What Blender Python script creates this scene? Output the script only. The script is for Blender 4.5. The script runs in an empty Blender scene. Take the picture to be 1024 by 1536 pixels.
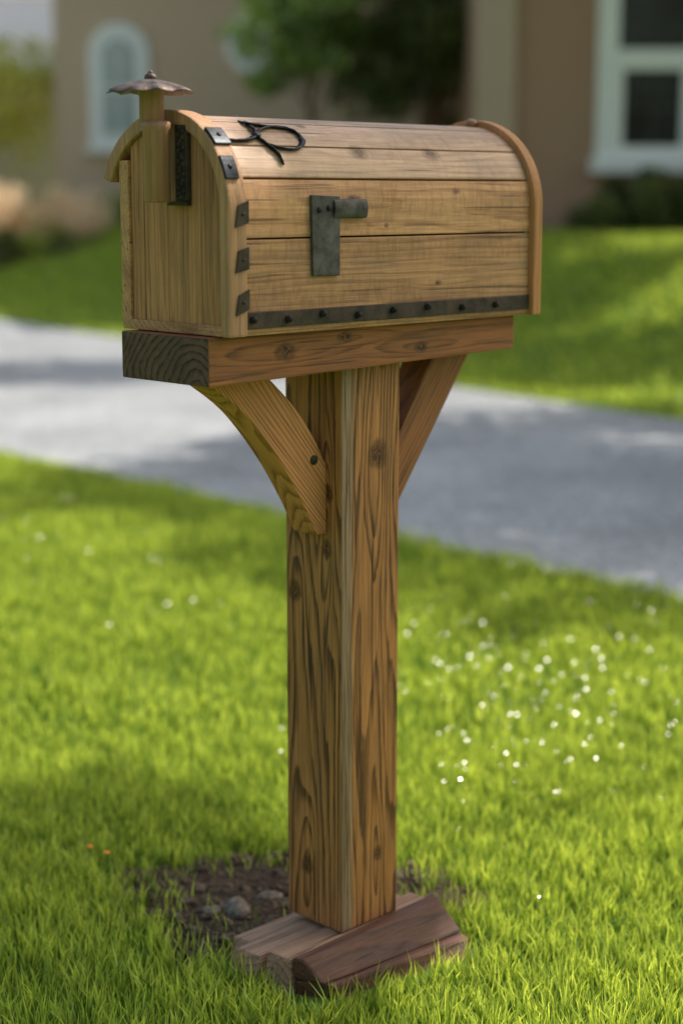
import bpy, bmesh, math, random
import numpy as np
from mathutils import Vector, Matrix, Quaternion
random.seed(7); rng = np.random.default_rng(11)
S = bpy.context.scene; COL = S.collection
R = math.radians
H = 1.19; F = 2508.0; PITCH = R(10.79); cp, sp = math.cos(PITCH), math.sin(PITCH)
def ray(px, py):
    a = (px-512)/F; b = (768-py)/F
    return Vector((a, cp+b*sp, -sp+b*cp))
def at_y(px, py, Y):
    d = ray(px, py); t = Y/d.y
    return Vector((d.x*t, Y, H+d.z*t))
def at_z(px, py, z=0.0):
    d = ray(px, py); t = (z-H)/d.z
    return Vector((d.x*t, d.y*t, z))
# ------------------------------------------------------------ nodes
def mat(name):
    m = bpy.data.materials.new(name); m.use_nodes = True
    nt = m.node_tree; b = nt.nodes['Principled BSDF']
    return m, nt, b
def N(nt, t, **kw):
    n = nt.nodes.new(t)
    for k, v in kw.items():
        if k in n.inputs: n.inputs[k].default_value = v
        else: setattr(n, k, v)
    return n
def ramp(nt, stops, interp='LINEAR'):
    r = nt.nodes.new('ShaderNodeValToRGB'); cr = r.color_ramp; cr.interpolation = interp
    while len(cr.elements) < len(stops): cr.elements.new(0.5)
    for e, (p, c) in zip(cr.elements, stops):
        e.position = p; e.color = (*c, 1) if len(c) == 3 else c
    return r
def math_(nt, op, a=None, b=None, clamp=False):
    n = nt.nodes.new('ShaderNodeMath'); n.operation = op; n.use_clamp = clamp
    for i, v in enumerate((a, b)):
        if v is None: continue
        if isinstance(v, (int, float)): n.inputs[i].default_value = v
        else: nt.links.new(v, n.inputs[i])
    return n.outputs[0]
def mixc(nt, fac, a, b, mode='MIX'):
    n = nt.nodes.new('ShaderNodeMix'); n.data_type = 'RGBA'; n.blend_type = mode
    for i, v in ((0, fac), (6, a), (7, b)):
        if isinstance(v, (int, float)): n.inputs[i].default_value = v
        elif isinstance(v, tuple): n.inputs[i].default_value = (*v, 1)
        else: nt.links.new(v, n.inputs[i])
    return n.outputs[2]
def vmath(nt, op, a, b):
    n = nt.nodes.new('ShaderNodeVectorMath'); n.operation = op
    for i, v in enumerate((a, b)):
        if isinstance(v, (tuple, Vector)): n.inputs[i].default_value = tuple(v)
        else: nt.links.new(v, n.inputs[i])
    return n.outputs[0] if op not in ('LENGTH', 'DISTANCE') else n.outputs[1]

def wood(name, axis, light, dark, rs=35, center=(0,0,0), knots=(), warp=.03, stretch=.12, amount=1.0, fib=.35, rough=.6, stain=.35, stainc=(.05,.03,.02), fine=380, rot=0, strip=None, gray=.25, grayc=(.25,.19,.14), vary=.45, bump=.35, figure=0, cracks=.0):
    m, nt, b = mat(name); L = nt.links
    tc = N(nt, 'ShaderNodeTexCoord'); P0 = tc.outputs['Object']; PK = P0
    if rot:
        mp = N(nt, 'ShaderNodeMapping'); L.new(P0, mp.inputs[0]); mp.inputs['Rotation'].default_value = (0, R(rot), 0); P0 = mp.outputs[0]
    at = N(nt, 'ShaderNodeAttribute', attribute_name='tone')
    tone = at.outputs['Fac']
    cm = N(nt, 'ShaderNodeCombineXYZ')
    ax = 'XYZ'.index(axis)
    # every plank samples its own piece of the trunk
    L.new(math_(nt, 'MULTIPLY', tone, 3.7), cm.inputs[ax])
    p = vmath(nt, 'ADD', P0, cm.outputs[0])
    sc = [1, 1, 1]; sc[ax] = stretch
    pc = vmath(nt, 'SUBTRACT', p, tuple(center))
    kmask = None; off = None; dring = None
    for (kp, kr, ks) in knots:
        dv = vmath(nt, 'SUBTRACT', PK, kp)
        s = [1/kr]*3; s[ax] = 1/(kr*ks)
        kn0 = N(nt, 'ShaderNodeTexNoise', Scale=1.3, Detail=2.0)
        ds = vmath(nt, 'MULTIPLY', dv, tuple(s)); L.new(ds, kn0.inputs['Vector'])
        ln = vmath(nt, 'LENGTH', ds, (0,0,0))
        ln = math_(nt, 'ADD', ln, math_(nt, 'MULTIPLY', math_(nt, 'SUBTRACT', kn0.outputs['Fac'], .5), .9))
        mr = N(nt, 'ShaderNodeMapRange', interpolation_type='SMOOTHSTEP'); L.new(ln, mr.inputs[0])
        mr.inputs[1].default_value = .55; mr.inputs[2].default_value = 1.1; mr.inputs[3].default_value = 1; mr.inputs[4].default_value = 0
        wd = N(nt, 'ShaderNodeMapRange', interpolation_type='SMOOTHSTEP')
        s2 = [1/kr]*3; s2[ax] = 1/(kr*ks*5)
        ln2 = vmath(nt, 'LENGTH', vmath(nt, 'MULTIPLY', dv, tuple(s2)), (0,0,0)); L.new(ln2, wd.inputs[0])
        wd.inputs[1].default_value = 0; wd.inputs[2].default_value = 2.6; wd.inputs[3].default_value = kr*1.6; wd.inputs[4].default_value = 0
        rg = N(nt, 'ShaderNodeMapRange', interpolation_type='SMOOTHSTEP'); L.new(ln, rg.inputs[0])
        rg.inputs[1].default_value = 1.0; rg.inputs[2].default_value = 1.6; rg.inputs[3].default_value = .55; rg.inputs[4].default_value = 0
        kmask = mr.outputs[0] if kmask is None else math_(nt, 'MAXIMUM', kmask, mr.outputs[0])
        dring = rg.outputs[0] if dring is None else math_(nt, 'MAXIMUM', dring, rg.outputs[0])
        off = wd.outputs[0] if off is None else math_(nt, 'ADD', off, wd.outputs[0])
    ps = vmath(nt, 'MULTIPLY', pc, tuple(sc))
    nz = N(nt, 'ShaderNodeTexNoise', Scale=7.0, Detail=2.0); L.new(ps, nz.inputs['Vector'])
    nv = vmath(nt, 'MULTIPLY', vmath(nt, 'SUBTRACT', nz.outputs['Color'], (.5,.5,.5)), (warp*2,)*3)
    pw = vmath(nt, 'ADD', ps, nv)
    nz2 = N(nt, 'ShaderNodeTexNoise', Scale=60.0, Detail=3.0); L.new(ps, nz2.inputs['Vector'])
    pw = vmath(nt, 'ADD', pw, vmath(nt, 'MULTIPLY', vmath(nt, 'SUBTRACT', nz2.outputs['Color'], (.5,.5,.5)), (.006,)*3))
    if off is not None:
        oc = N(nt, 'ShaderNodeCombineXYZ')
        for i in range(3):
            if i != ax: L.new(off, oc.inputs[i])
        pw = vmath(nt, 'ADD', pw, oc.outputs[0])
    wv = N(nt, 'ShaderNodeTexWave', wave_type='RINGS', rings_direction=axis, wave_profile='SAW', Scale=float(rs), Distortion=1.3, Detail=4.0)
    wv.inputs['Detail Scale'].default_value = 1.5
    L.new(pw, wv.inputs['Vector'])
    s3 = [fine]*3; s3[ax] = fine*.02
    fn = N(nt, 'ShaderNodeTexNoise', Scale=1.0, Detail=4.0, Roughness=.7); L.new(vmath(nt, 'MULTIPLY', p, tuple(s3)), fn.inputs['Vector'])
    s4 = [16]*3; s4[ax] = 3.2
    bn = N(nt, 'ShaderNodeTexNoise', Scale=1.0, Detail=4.0, Roughness=.65); L.new(vmath(nt, 'MULTIPLY', p, tuple(s4)), bn.inputs['Vector'])
    s5 = [34]*3; s5[ax] = 9
    gn = N(nt, 'ShaderNodeTexNoise', Scale=1.0, Detail=5.0, Roughness=.7); L.new(vmath(nt, 'MULTIPLY', vmath(nt, 'ADD', p, (3,1,2)), tuple(s5)), gn.inputs['Vector'])
    wr = ramp(nt, [(0, (0,0,0)), (.45, (.12,.12,.12)), (.80, (.85,.85,.85)), (.93, (1,1,1)), (1, (.1,.1,.1))]); L.new(wv.outputs['Fac'], wr.inputs[0])
    # ring contrast comes and goes along the board
    rv = ramp(nt, [(.3, (vary,)*3), (.62, (1,1,1))]); L.new(gn.outputs['Fac'], rv.inputs[0])
    g = math_(nt, 'MULTIPLY', math_(nt, 'MULTIPLY', wr.outputs[0], rv.outputs[0]), amount)
    fr = ramp(nt, [(.38, (0,0,0)), (.66, (1,1,1))]); L.new(fn.outputs['Fac'], fr.inputs[0])
    # dark rings are broken up by the pale fibres
    g2 = math_(nt, 'ADD', math_(nt, 'MULTIPLY', g, math_(nt, 'ADD', math_(nt, 'MULTIPLY', fr.outputs[0], .45), .62)), math_(nt, 'MULTIPLY', fr.outputs[0], fib), True)
    c = mixc(nt, g2, light, dark)
    br = ramp(nt, [(.45, (0,0,0)), (.72, (1,1,1))]); L.new(bn.outputs['Fac'], br.inputs[0])
    c = mixc(nt, math_(nt, 'MULTIPLY', br.outputs[0], stain), c, stainc)
    gr = ramp(nt, [(.46, (0,0,0)), (.70, (1,1,1))]); L.new(gn.outputs['Fac'], gr.inputs[0])
    c = mixc(nt, math_(nt, 'MULTIPLY', gr.outputs[0], gray), c, grayc)
    if figure:
        s6 = [26]*3; s6[ax] = 105
        fg = N(nt, 'ShaderNodeTexNoise', Scale=1.0, Detail=2.0, Roughness=.5, Distortion=1.2); L.new(vmath(nt, 'MULTIPLY', p, tuple(s6)), fg.inputs['Vector'])
        fgr = ramp(nt, [(.47, (0,0,0)), (.60, (1,1,1))]); L.new(fg.outputs['Fac'], fgr.inputs[0])
        pm = ramp(nt, [(.40, (.25,.25,.25)), (.6, (1,1,1))]); L.new(bn.outputs['Fac'], pm.inputs[0])
        c = mixc(nt, math_(nt, 'MULTIPLY', math_(nt, 'MULTIPLY', fgr.outputs[0], pm.outputs[0]), figure), c, dark)
    if cracks:
        s7 = [150]*3; s7[ax] = 3.5
        ck = N(nt, 'ShaderNodeTexNoise', Scale=1.0, Detail=2.0, Roughness=.4); L.new(vmath(nt, 'MULTIPLY', p, tuple(s7)), ck.inputs['Vector'])
        ckr = ramp(nt, [(.66, (0,0,0)), (.70, (1,1,1))]); L.new(ck.outputs['Fac'], ckr.inputs[0])
        c = mixc(nt, math_(nt, 'MULTIPLY', ckr.outputs[0], cracks), c, (.02,.011,.007))
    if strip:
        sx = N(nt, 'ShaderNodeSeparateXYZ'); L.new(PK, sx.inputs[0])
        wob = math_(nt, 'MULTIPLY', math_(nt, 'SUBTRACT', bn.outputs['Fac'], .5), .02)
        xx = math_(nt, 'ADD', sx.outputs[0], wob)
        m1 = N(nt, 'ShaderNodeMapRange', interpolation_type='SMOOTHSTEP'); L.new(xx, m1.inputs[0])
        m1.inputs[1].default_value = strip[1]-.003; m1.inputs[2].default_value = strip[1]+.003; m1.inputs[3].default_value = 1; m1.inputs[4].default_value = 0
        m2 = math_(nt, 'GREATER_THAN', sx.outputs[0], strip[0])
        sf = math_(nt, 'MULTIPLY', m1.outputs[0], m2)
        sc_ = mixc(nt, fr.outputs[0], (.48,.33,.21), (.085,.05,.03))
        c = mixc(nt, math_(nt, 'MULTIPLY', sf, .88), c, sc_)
    tv = math_(nt, 'ADD', math_(nt, 'MULTIPLY', math_(nt, 'FRACT', math_(nt, 'MULTIPLY', tone, 5.3)), .35), .82)
    tcb = N(nt, 'ShaderNodeCombineXYZ')
    for i in range(3): L.new(tv, tcb.inputs[i])
    c = mixc(nt, 1.0, c, tcb.outputs[0], 'MULTIPLY')
    if kmask is not None:
        c = mixc(nt, dring, c, tuple(x*.5 for x in dark))
        kn = N(nt, 'ShaderNodeTexNoise', Scale=260.0); L.new(P0, kn.inputs['Vector'])
        kr2 = ramp(nt, [(.4, (.014,.008,.005)), (.6, (.22,.085,.03))]); L.new(kn.outputs['Fac'], kr2.inputs[0])
        c = mixc(nt, math_(nt, 'MULTIPLY', kmask, .92), c, kr2.outputs[0])
    L.new(c, b.inputs['Base Color'])
    L.new(math_(nt, 'ADD', math_(nt, 'MULTIPLY', gn.outputs['Fac'], .3), rough-.15), b.inputs['Roughness'])
    b.inputs['Specular IOR Level'].default_value = .4
    bp = N(nt, 'ShaderNodeBump', Strength=float(bump), Distance=.0008)
    hsum = math_(nt, 'ADD', math_(nt, 'MULTIPLY', g, .35), math_(nt, 'MULTIPLY', fr.outputs[0], .65))
    L.new(math_(nt, 'MULTIPLY', hsum, -1.0), bp.inputs['Height']); L.new(bp.outputs[0], b.inputs['Normal'])
    return m
def plain(name, c1, c2, scale=30, rough=.6, metal=0, bump=.2, dist=.002, detail=4, spec=.4, lo=.35, hi=.7):
    m, nt, b = mat(name); L = nt.links
    tc = N(nt, 'ShaderNodeTexCoord'); nz = N(nt, 'ShaderNodeTexNoise', Scale=float(scale), Detail=float(detail), Roughness=.65); L.new(tc.outputs['Object'], nz.inputs['Vector'])
    r = ramp(nt, [(lo, c1), (hi, c2)]); L.new(nz.outputs['Fac'], r.inputs[0]); L.new(r.outputs[0], b.inputs['Base Color'])
    b.inputs['Roughness'].default_value = rough; b.inputs['Metallic'].default_value = metal; b.inputs['Specular IOR Level'].default_value = spec
    if bump:
        bp = N(nt, 'ShaderNodeBump', Strength=float(bump), Distance=dist); L.new(nz.outputs['Fac'], bp.inputs['Height']); L.new(bp.outputs[0], b.inputs['Normal'])
    return m
def leafmat(name, dark, light, trans=.4, rough=.5, gloss=.3, tcol=None):
    m, nt, b = mat(name); L = nt.links
    at = N(nt, 'ShaderNodeAttribute', attribute_name='tone')
    r = ramp(nt, [(0, dark), (1, light)]); L.new(at.outputs['Fac'], r.inputs[0]); L.new(r.outputs[0], b.inputs['Base Color'])
    b.inputs['Roughness'].default_value = rough; b.inputs['Specular IOR Level'].default_value = gloss
    tr = N(nt, 'ShaderNodeBsdfTranslucent')
    tint = mixc(nt, 1.0, r.outputs[0], tcol or (1.25,1.15,.6), 'MULTIPLY'); L.new(tint, tr.inputs['Color'])
    mx = N(nt, 'ShaderNodeMixShader'); mx.inputs[0].default_value = trans
    L.new(b.outputs[0], mx.inputs[1]); L.new(tr.outputs[0], mx.inputs[2])
    L.new(mx.outputs[0], nt.nodes['Material Output'].inputs['Surface'])
    return m
# ------------------------------------------------------------ mesh helpers
def tag(o, label=None, cat=None, group=None, kind=None):
    for k, v in (('label', label), ('category', cat), ('group', group), ('kind', kind)):
        if v: o[k] = v
    return o
def empty(name, loc, rz=0):
    o = bpy.data.objects.new(name, None); COL.objects.link(o); o.location = loc; o.rotation_euler = (0,0,rz); o.empty_display_size = .1
    return o
def link(name, bm, m, parent=None, smooth=False, tone=True):
    me = bpy.data.meshes.new(name)
    bmesh.ops.recalc_face_normals(bm, faces=bm.faces[:])
    bm.to_mesh(me); bm.free()
    for mm in (m if isinstance(m, (list, tuple)) else [m]): me.materials.append(mm)
    if smooth:
        for p in me.polygons: p.use_smooth = True
    o = bpy.data.objects.new(name, me); COL.objects.link(o)
    if parent: o.parent = parent
    return o
def newbm():
    bm = bmesh.new(); bm.verts.layers.float.new('tone'); return bm
def merge(bm, tmp, tone, mi=0):
    l = bm.verts.layers.float['tone']; mp = {}
    for v in tmp.verts:
        n = bm.verts.new(v.co); n[l] = tone; mp[v] = n
    for f in tmp.faces:
        try:
            nf = bm.faces.new([mp[v] for v in f.verts]); nf.smooth = f.smooth; nf.material_index = f.material_index or mi
        except ValueError: pass
    tmp.free()
def prism(bm, A, B, bev=.0015, tone=None, smooth=False, mi=0, seg=2):
    """solid between two matching outlines"""
    t = bmesh.new()
    va = [t.verts.new(p) for p in A]; vb = [t.verts.new(p) for p in B]; n = len(A)
    fa = t.faces.new(va); fb = t.faces.new(list(reversed(vb)))
    for i in range(n):
        f = t.faces.new((va[i], vb[i], vb[(i+1) % n], va[(i+1) % n])); f.smooth = smooth
    bmesh.ops.recalc_face_normals(t, faces=t.faces[:])
    if bev:
        es = [e for e in t.edges if len(e.link_faces) == 2 and e.calc_face_angle(0) > .5]
        bmesh.ops.bevel(t, geom=es, offset=bev, segments=seg, profile=.6, affect='EDGES', clamp_overlap=True)
    merge(bm, t, random.random() if tone is None else tone, mi)
def boxx(bm, x0, x1, y0, y1, z0, z1, bev=.0015, tone=None, mi=0):
    A = [(x0,y0,z0),(x1,y0,z0),(x1,y1,z0),(x0,y1,z0)]; B = [(x,y,z1) for x,y,_ in A]
    prism(bm, A, B, bev, tone, mi=mi)
def tube(bm, pts, rad, n=10, tone=None, cap=True, flat=1.0):
    pts = [Vector(p) for p in pts]
    rads = rad if isinstance(rad, (list, tuple)) else [rad]*len(pts)
    t = bmesh.new(); rings = []; up = Vector((.3,.2,1)).normalized()
    for i, p in enumerate(pts):
        d = (pts[min(i+1, len(pts)-1)]-pts[max(i-1, 0)]).normalized()
        s = d.cross(up)
        if s.length < .05: s = d.cross(Vector((1,0,0)))
        s.normalize(); u2 = s.cross(d)
        rings.append([t.verts.new(p+(s*math.cos(2*math.pi*k/n)+u2*math.sin(2*math.pi*k/n)*flat)*rads[i]) for k in range(n)])
    for a, b in zip(rings, rings[1:]):
        for k in range(n):
            f = t.faces.new((a[k], a[(k+1) % n], b[(k+1) % n], b[k])); f.smooth = True
    if cap:
        t.faces.new(list(reversed(rings[0]))); t.faces.new(rings[-1])
    merge(bm, t, random.random() if tone is None else tone)
def lathe(bm, c, prof, n=20, tone=.5, wob=None):
    t = bmesh.new(); c = Vector(c); rings = []
    for r, z in prof:
        rings.append([t.verts.new(c+Vector(((r*(wob(k/n*2*math.pi, r) if wob else 1))*math.cos(2*math.pi*k/n), (r*(wob(k/n*2*math.pi, r) if wob else 1))*math.sin(2*math.pi*k/n), z-(abs(math.sin(4.5*k/n*2*math.pi))*.003*(r/.055)**2 if wob else 0)))) for k in range(n)])
    for a, b in zip(rings, rings[1:]):
        for k in range(n):
            f = t.faces.new((a[k], a[(k+1) % n], b[(k+1) % n], b[k])); f.smooth = True
    t.faces.new(list(reversed(rings[0]))); t.faces.new(rings[-1])
    merge(bm, t, tone)
def dome(bm, c, r, axis=(0,0,1), flat=.6, tone=.5, n=12):
    t = bmesh.new()
    bmesh.ops.create_uvsphere(t, u_segments=n, v_segments=8, radius=r)
    q = Vector((0,0,1)).rotation_difference(Vector(axis)).to_matrix().to_4x4()
    M = Matrix.Translation(Vector(c)) @ q @ Matrix.Diagonal((1,1,flat,1))
    bmesh.ops.transform(t, matrix=M, verts=t.verts[:])
    for f in t.faces: f.smooth = True
    merge(bm, t, tone)
def raw_mesh(name, V, faces_tot, loops, m, tone=None, parent=None):
    me = bpy.data.meshes.new(name)
    me.vertices.add(len(V)); me.vertices.foreach_set('co', np.asarray(V, dtype=np.float32).ravel())
    me.loops.add(len(loops)); me.loops.foreach_set('vertex_index', loops.astype(np.int32))
    st = np.concatenate([[0], np.cumsum(faces_tot)[:-1]]).astype(np.int32)
    me.polygons.add(len(faces_tot)); me.polygons.foreach_set('loop_start', st)
    me.update(calc_edges=True); me.validate()
    if tone is not None:
        a = me.attributes.new('tone', 'FLOAT', 'POINT'); a.data.foreach_set('value', tone.astype(np.float32))
    me.materials.append(m)
    o = bpy.data.objects.new(name, me); COL.objects.link(o)
    if parent: o.parent = parent
    return o
# ------------------------------------------------------------ terrain
def dfar(x, y): return (x+3.26)*.819+(y-16.05)*.574
def dnear(x, y): return (x-1.03)*.735+(y-4.76)*.677
def hgt(x, y):
    t = np.clip((dfar(x, y)-.25)/4.0, 0, 1)
    return .8*t*t*(3-2*t)
ax_ = np.concatenate([[-400,-200,-100,-60,-40,-28,-20], np.arange(-15, 15.01, .4), [20,28,40,60,100,200,400]])
ay_ = np.concatenate([[-100,-50,-20,-8], np.arange(-3, 30.01, .4), [36,45,60,90,150,300,600]])
X, Y = np.meshgrid(ax_, ay_); Z = hgt(X, Y)
V = np.stack([X.ravel(), Y.ravel(), Z.ravel()], 1); nx, ny = len(ax_), len(ay_)
I = (np.arange(ny-1)[:, None]*nx+np.arange(nx-1)[None]).ravel()
loops = np.stack([I, I+1, I+1+nx, I+nx], 1).ravel()
m_ground = plain('ground_turf', (.06,.11,.015), (.15,.25,.04), 9, .9, 0, .4, .02, 8, .1)
g = raw_mesh('ground', V, np.full(len(I), 4), loops, m_ground); tag(g, kind='structure')
for p in g.data.polygons: p.use_smooth = True
m_drive, nt, b = mat('driveway_asphalt'); L = nt.links
tc = N(nt, 'ShaderNodeTexCoord')
n1 = N(nt, 'ShaderNodeTexNoise', Scale=40.0, Detail=6.0, Roughness=.7); L.new(tc.outputs['Object'], n1.inputs['Vector'])
n2 = N(nt, 'ShaderNodeTexNoise', Scale=1.1, Detail=6.0, Roughness=.6); L.new(tc.outputs['Object'], n2.inputs['Vector'])
r1 = ramp(nt, [(.38, (.22,.23,.25)), (.62, (.52,.53,.56))]); L.new(n1.outputs['Fac'], r1.inputs[0])
r2 = ramp(nt, [(.35, (.68,.68,.68)), (.65, (1.08,1.07,1.05))]); L.new(n2.outputs['Fac'], r2.inputs[0])
L.new(mixc(nt, 1.0, r1.outputs[0], r2.outputs[0], 'MULTIPLY'), b.inputs['Base Color']); b.inputs['Roughness'].default_value = .8
bp = N(nt, 'ShaderNodeBump', Strength=.6, Distance=.006); L.new(n1.outputs['Fac'], bp.inputs['Height']); L.new(bp.outputs[0], b.inputs['Normal'])
bm = newbm(); pr = []
for i in range(40):
    t = i/39; w1 = .03*math.sin(i*2.1)+.02*math.sin(i*5.3)
    xn = 8-22*t; a = bm.verts.new((xn, 4.76-1.086*(xn-1.03)+w1, .008))
    c = bm.verts.new((xn, 8.81-1.428*(xn-1.81)-w1, .008)); pr.append((a, c))
for (a, c), (d, e) in zip(pr, pr[1:]): bm.faces.new((a, c, e, d))
tag(link('driveway', bm, m_drive), kind='structure')

# ------------------------------------------------------------ grass
SOILC = (-.10, 2.675)
def soilr(x, y):
    dx = x-SOILC[0]; dy = y-SOILC[1]
    th = np.arctan2(dy, dx)
    rr = .225*(1+.12*np.sin(3*th+1)+.09*np.sin(5*th)+.08*np.sin(9*th+2)+.06*np.sin(17*th))
    return np.sqrt((dx*.84)**2+(dy*1.2)**2)/rr
def blades(x, y, h, w, lean):
    n = len(x); z = hgt(x, y)
    a = rng.uniform(0, 2*np.pi, n); fx, fy = np.cos(a), np.sin(a)
    la = rng.uniform(0, 2*np.pi, n); l = lean*rng.uniform(.1, 1, n)*h
    lx, ly = np.cos(la)*l, np.sin(la)*l
    V = np.zeros((n, 5, 3))
    V[:, 0] = np.stack([x-fx*w, y-fy*w, z], 1); V[:, 1] = np.stack([x+fx*w, y+fy*w, z], 1)
    V[:, 2] = np.stack([x+fx*w*.8+lx*.35, y+fy*w*.8+ly*.35, z+h*.55], 1)
    V[:, 3] = np.stack([x-fx*w*.8+lx*.35, y-fy*w*.8+ly*.35, z+h*.55], 1)
    V[:, 4] = np.stack([x+lx, y+ly, z+h*(1-.25*(l/h)**2)], 1)
    i = np.arange(n)*5
    lp = np.stack([i, i+1, i+2, i+3, i+3, i+2, i+4], 1).ravel()
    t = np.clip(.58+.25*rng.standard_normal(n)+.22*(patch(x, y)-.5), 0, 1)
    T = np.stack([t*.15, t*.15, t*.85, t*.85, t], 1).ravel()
    return V.reshape(-1, 3), lp, np.tile([4, 3], n), T
def patch(x, y):
    return .5+.12*np.sin(x*9+2*np.sin(y*5))+.12*np.sin(y*11+3*np.sin(x*4+1))+.2*np.sin((x+y)*37+2*np.sin(x*17))+.24*np.sin(x*71+3*np.sin(y*53))
def scatter(x0, x1, y0, y1, dens, wedge=True):
    n = int((x1-x0)*(y1-y0)*dens); x = rng.uniform(x0, x1, n); y = rng.uniform(y0, y1, n)
    if wedge:
        k = np.abs(x) < .26*y+.45; x, y = x[k], y[k]
    return x, y
parts = []
x, y = scatter(-1.5, 1.5, 1.75, 3.5, 23000)
c, s_ = math.cos(R(44.5)), math.sin(R(44.5))
bx0, by0 = .0013, 2.517
u = (x-bx0)*c+(y-by0)*s_+.328; w_ = -(x-bx0)*s_+(y-by0)*c+.1235
k = ~((u > .13) & (u < .485) & (w_ > -.02-(u-.13)*.17) & (w_ < .2)); x, y = x[k], y[k]
sr = soilr(x, y); k = (sr > 1.12) | (rng.random(len(x)) < np.clip((sr-.45)*.62, 0.0, 1)); x, y = x[k], y[k]
hh = (.022+.036*rng.random(len(x)))*(.6+.75*patch(x, y)); parts.append(blades(x, y, hh, .0010+.0012*rng.random(len(x)), .6))
x, y = scatter(-3.5, 3.5, 3.5, 9.5, 8000); k = dnear(x, y) < .03; x, y = x[k], y[k]
parts.append(blades(x, y, (.03+.03*rng.random(len(x)))*(.6+.75*patch(x, y)), .0018+.0018*rng.random(len(x)), .6))
x, y = scatter(-8, 8, 5, 24, 1100); k = (dfar(x, y) > -.03) & (y < 23.5) & ~((x > 1.2) & (y > 16.9)); x, y = x[k], y[k]
parts.append(blades(x, y, (.03+.04*rng.random(len(x))), .006+.006*rng.random(len(x)), .9))
off = 0; LV, LL, LF, LT = [], [], [], []
for v, l, f, t in parts:
    LV.append(v); LL.append(l+off); LF.append(f); LT.append(t); off += len(v)
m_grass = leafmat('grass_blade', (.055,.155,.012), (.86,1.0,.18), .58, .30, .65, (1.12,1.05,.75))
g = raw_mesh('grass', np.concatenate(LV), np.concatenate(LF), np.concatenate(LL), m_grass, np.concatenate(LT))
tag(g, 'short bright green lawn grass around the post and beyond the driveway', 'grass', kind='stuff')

# ------------------------------------------------------------ soil patch
m_soil = plain('soil', (.032,.022,.015), (.17,.125,.09), 110, .95, 0, 1, .008, 8, .1)
bm = newbm(); nr = 30; na = 90
cen = bm.verts.new((SOILC[0], SOILC[1], .012)); rings = []
for i in range(1, nr+1):
    ring = []
    for j in range(na):
        th = 2*math.pi*j/na; dx, dy = math.cos(th), math.sin(th)
        r0 = 1/float(soilr(np.array(SOILC[0]+dx), np.array(SOILC[1]+dy))); rr = r0*1.12*i/nr
        qx, qy = dx*rr, dy*rr
        z = .008*(1-(i/nr)**2)+(.005*random.random()+.006*(1+math.sin(qx*70+3*math.sin(qy*40)))*.5)*(1-(i/nr)**4)+.003
        ring.append(bm.verts.new((SOILC[0]+qx, SOILC[1]+qy, z if i < nr else .002)))
    rings.append(ring)
for j in range(na): bm.faces.new((cen, rings[0][j], rings[0][(j+1) % na]))
for a, b_ in zip(rings, rings[1:]):
    for j in range(na): bm.faces.new((a[j], b_[j], b_[(j+1) % na], a[(j+1) % na]))
tag(link('soil_patch', bm, m_soil, smooth=True), kind='structure')
def rock(bm, c, r, sq=.6, tone=.5):
    t = bmesh.new(); bmesh.ops.create_icosphere(t, subdivisions=2, radius=1)
    ph = [random.uniform(0, 6) for _ in range(3)]; rz = random.uniform(0, 3)
    for v in t.verts:
        k = 1+.2*math.sin(v.co.x*3+ph[0])+.18*math.sin(v.co.y*4+ph[1])+.12*math.sin(v.co.z*5+ph[2])
        v.co = Vector((v.co.x*k*r, v.co.y*k*r*.8, v.co.z*k*r*sq))
    bmesh.ops.transform(t, matrix=Matrix.Translation(c) @ Matrix.Rotation(rz, 4, 'Z'), verts=t.verts[:])
    for f in t.faces: f.smooth = r > .015
    merge(bm, t, tone)
bm = newbm()
for i in range(480):
    th = random.uniform(0, 6.28); r_ = math.sqrt(random.random())*1.0
    dx, dy = math.cos(th), math.sin(th)
    r0 = 1/float(soilr(np.array(SOILC[0]+dx), np.array(SOILC[1]+dy)))*r_
    rock(bm, (SOILC[0]+dx*r0, SOILC[1]+dy*r0, .012), random.choice([.003,.003,.004,.005,.006,.008,.011,.014]), .7)
for i in range(110):
    th = random.uniform(0, 6.28); r_ = math.sqrt(random.random())
    dx, dy = math.cos(th), math.sin(th)
    r0 = 1/float(soilr(np.array(SOILC[0]+dx), np.array(SOILC[1]+dy)))*r_
    q = Vector((SOILC[0]+dx*r0, SOILC[1]+dy*r0, .022)); a = random.uniform(0, 6.28); l = random.uniform(.01,.035)
    tube(bm, [q, q+Vector((math.cos(a)*l, math.sin(a)*l, random.uniform(-.006,.012)))], .0007, 5)
m_clod = plain('soil_clod', (.04,.028,.02), (.24,.18,.13), 90, .95, 0, .8, .004, 5, .1)
tag(link('soil_clods', bm, m_clod), 'loose brown soil clods and grit around the foot of the post', 'soil', kind='stuff')
m_stone = plain('stone', (.09,.075,.062), (.30,.25,.20), 90, .85, 0, .8, .004)
for (px, py, r_, lab) in ((357,1372,.027,'largest grey brown stone lying on the bare soil left of the post'), (318,1374,.017,'small flat stone at the left end of the stones on the bare soil'), (405,1352,.019,'small stone on the soil close to the left edge of the post')):
    bm = newbm(); p = at_z(px, py, .01); rock(bm, (0,0,0), r_, .65)
    o = link('stone', bm, m_stone); o.location = (p.x, p.y, .010+r_*.35); tag(o, lab, 'stone')

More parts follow.
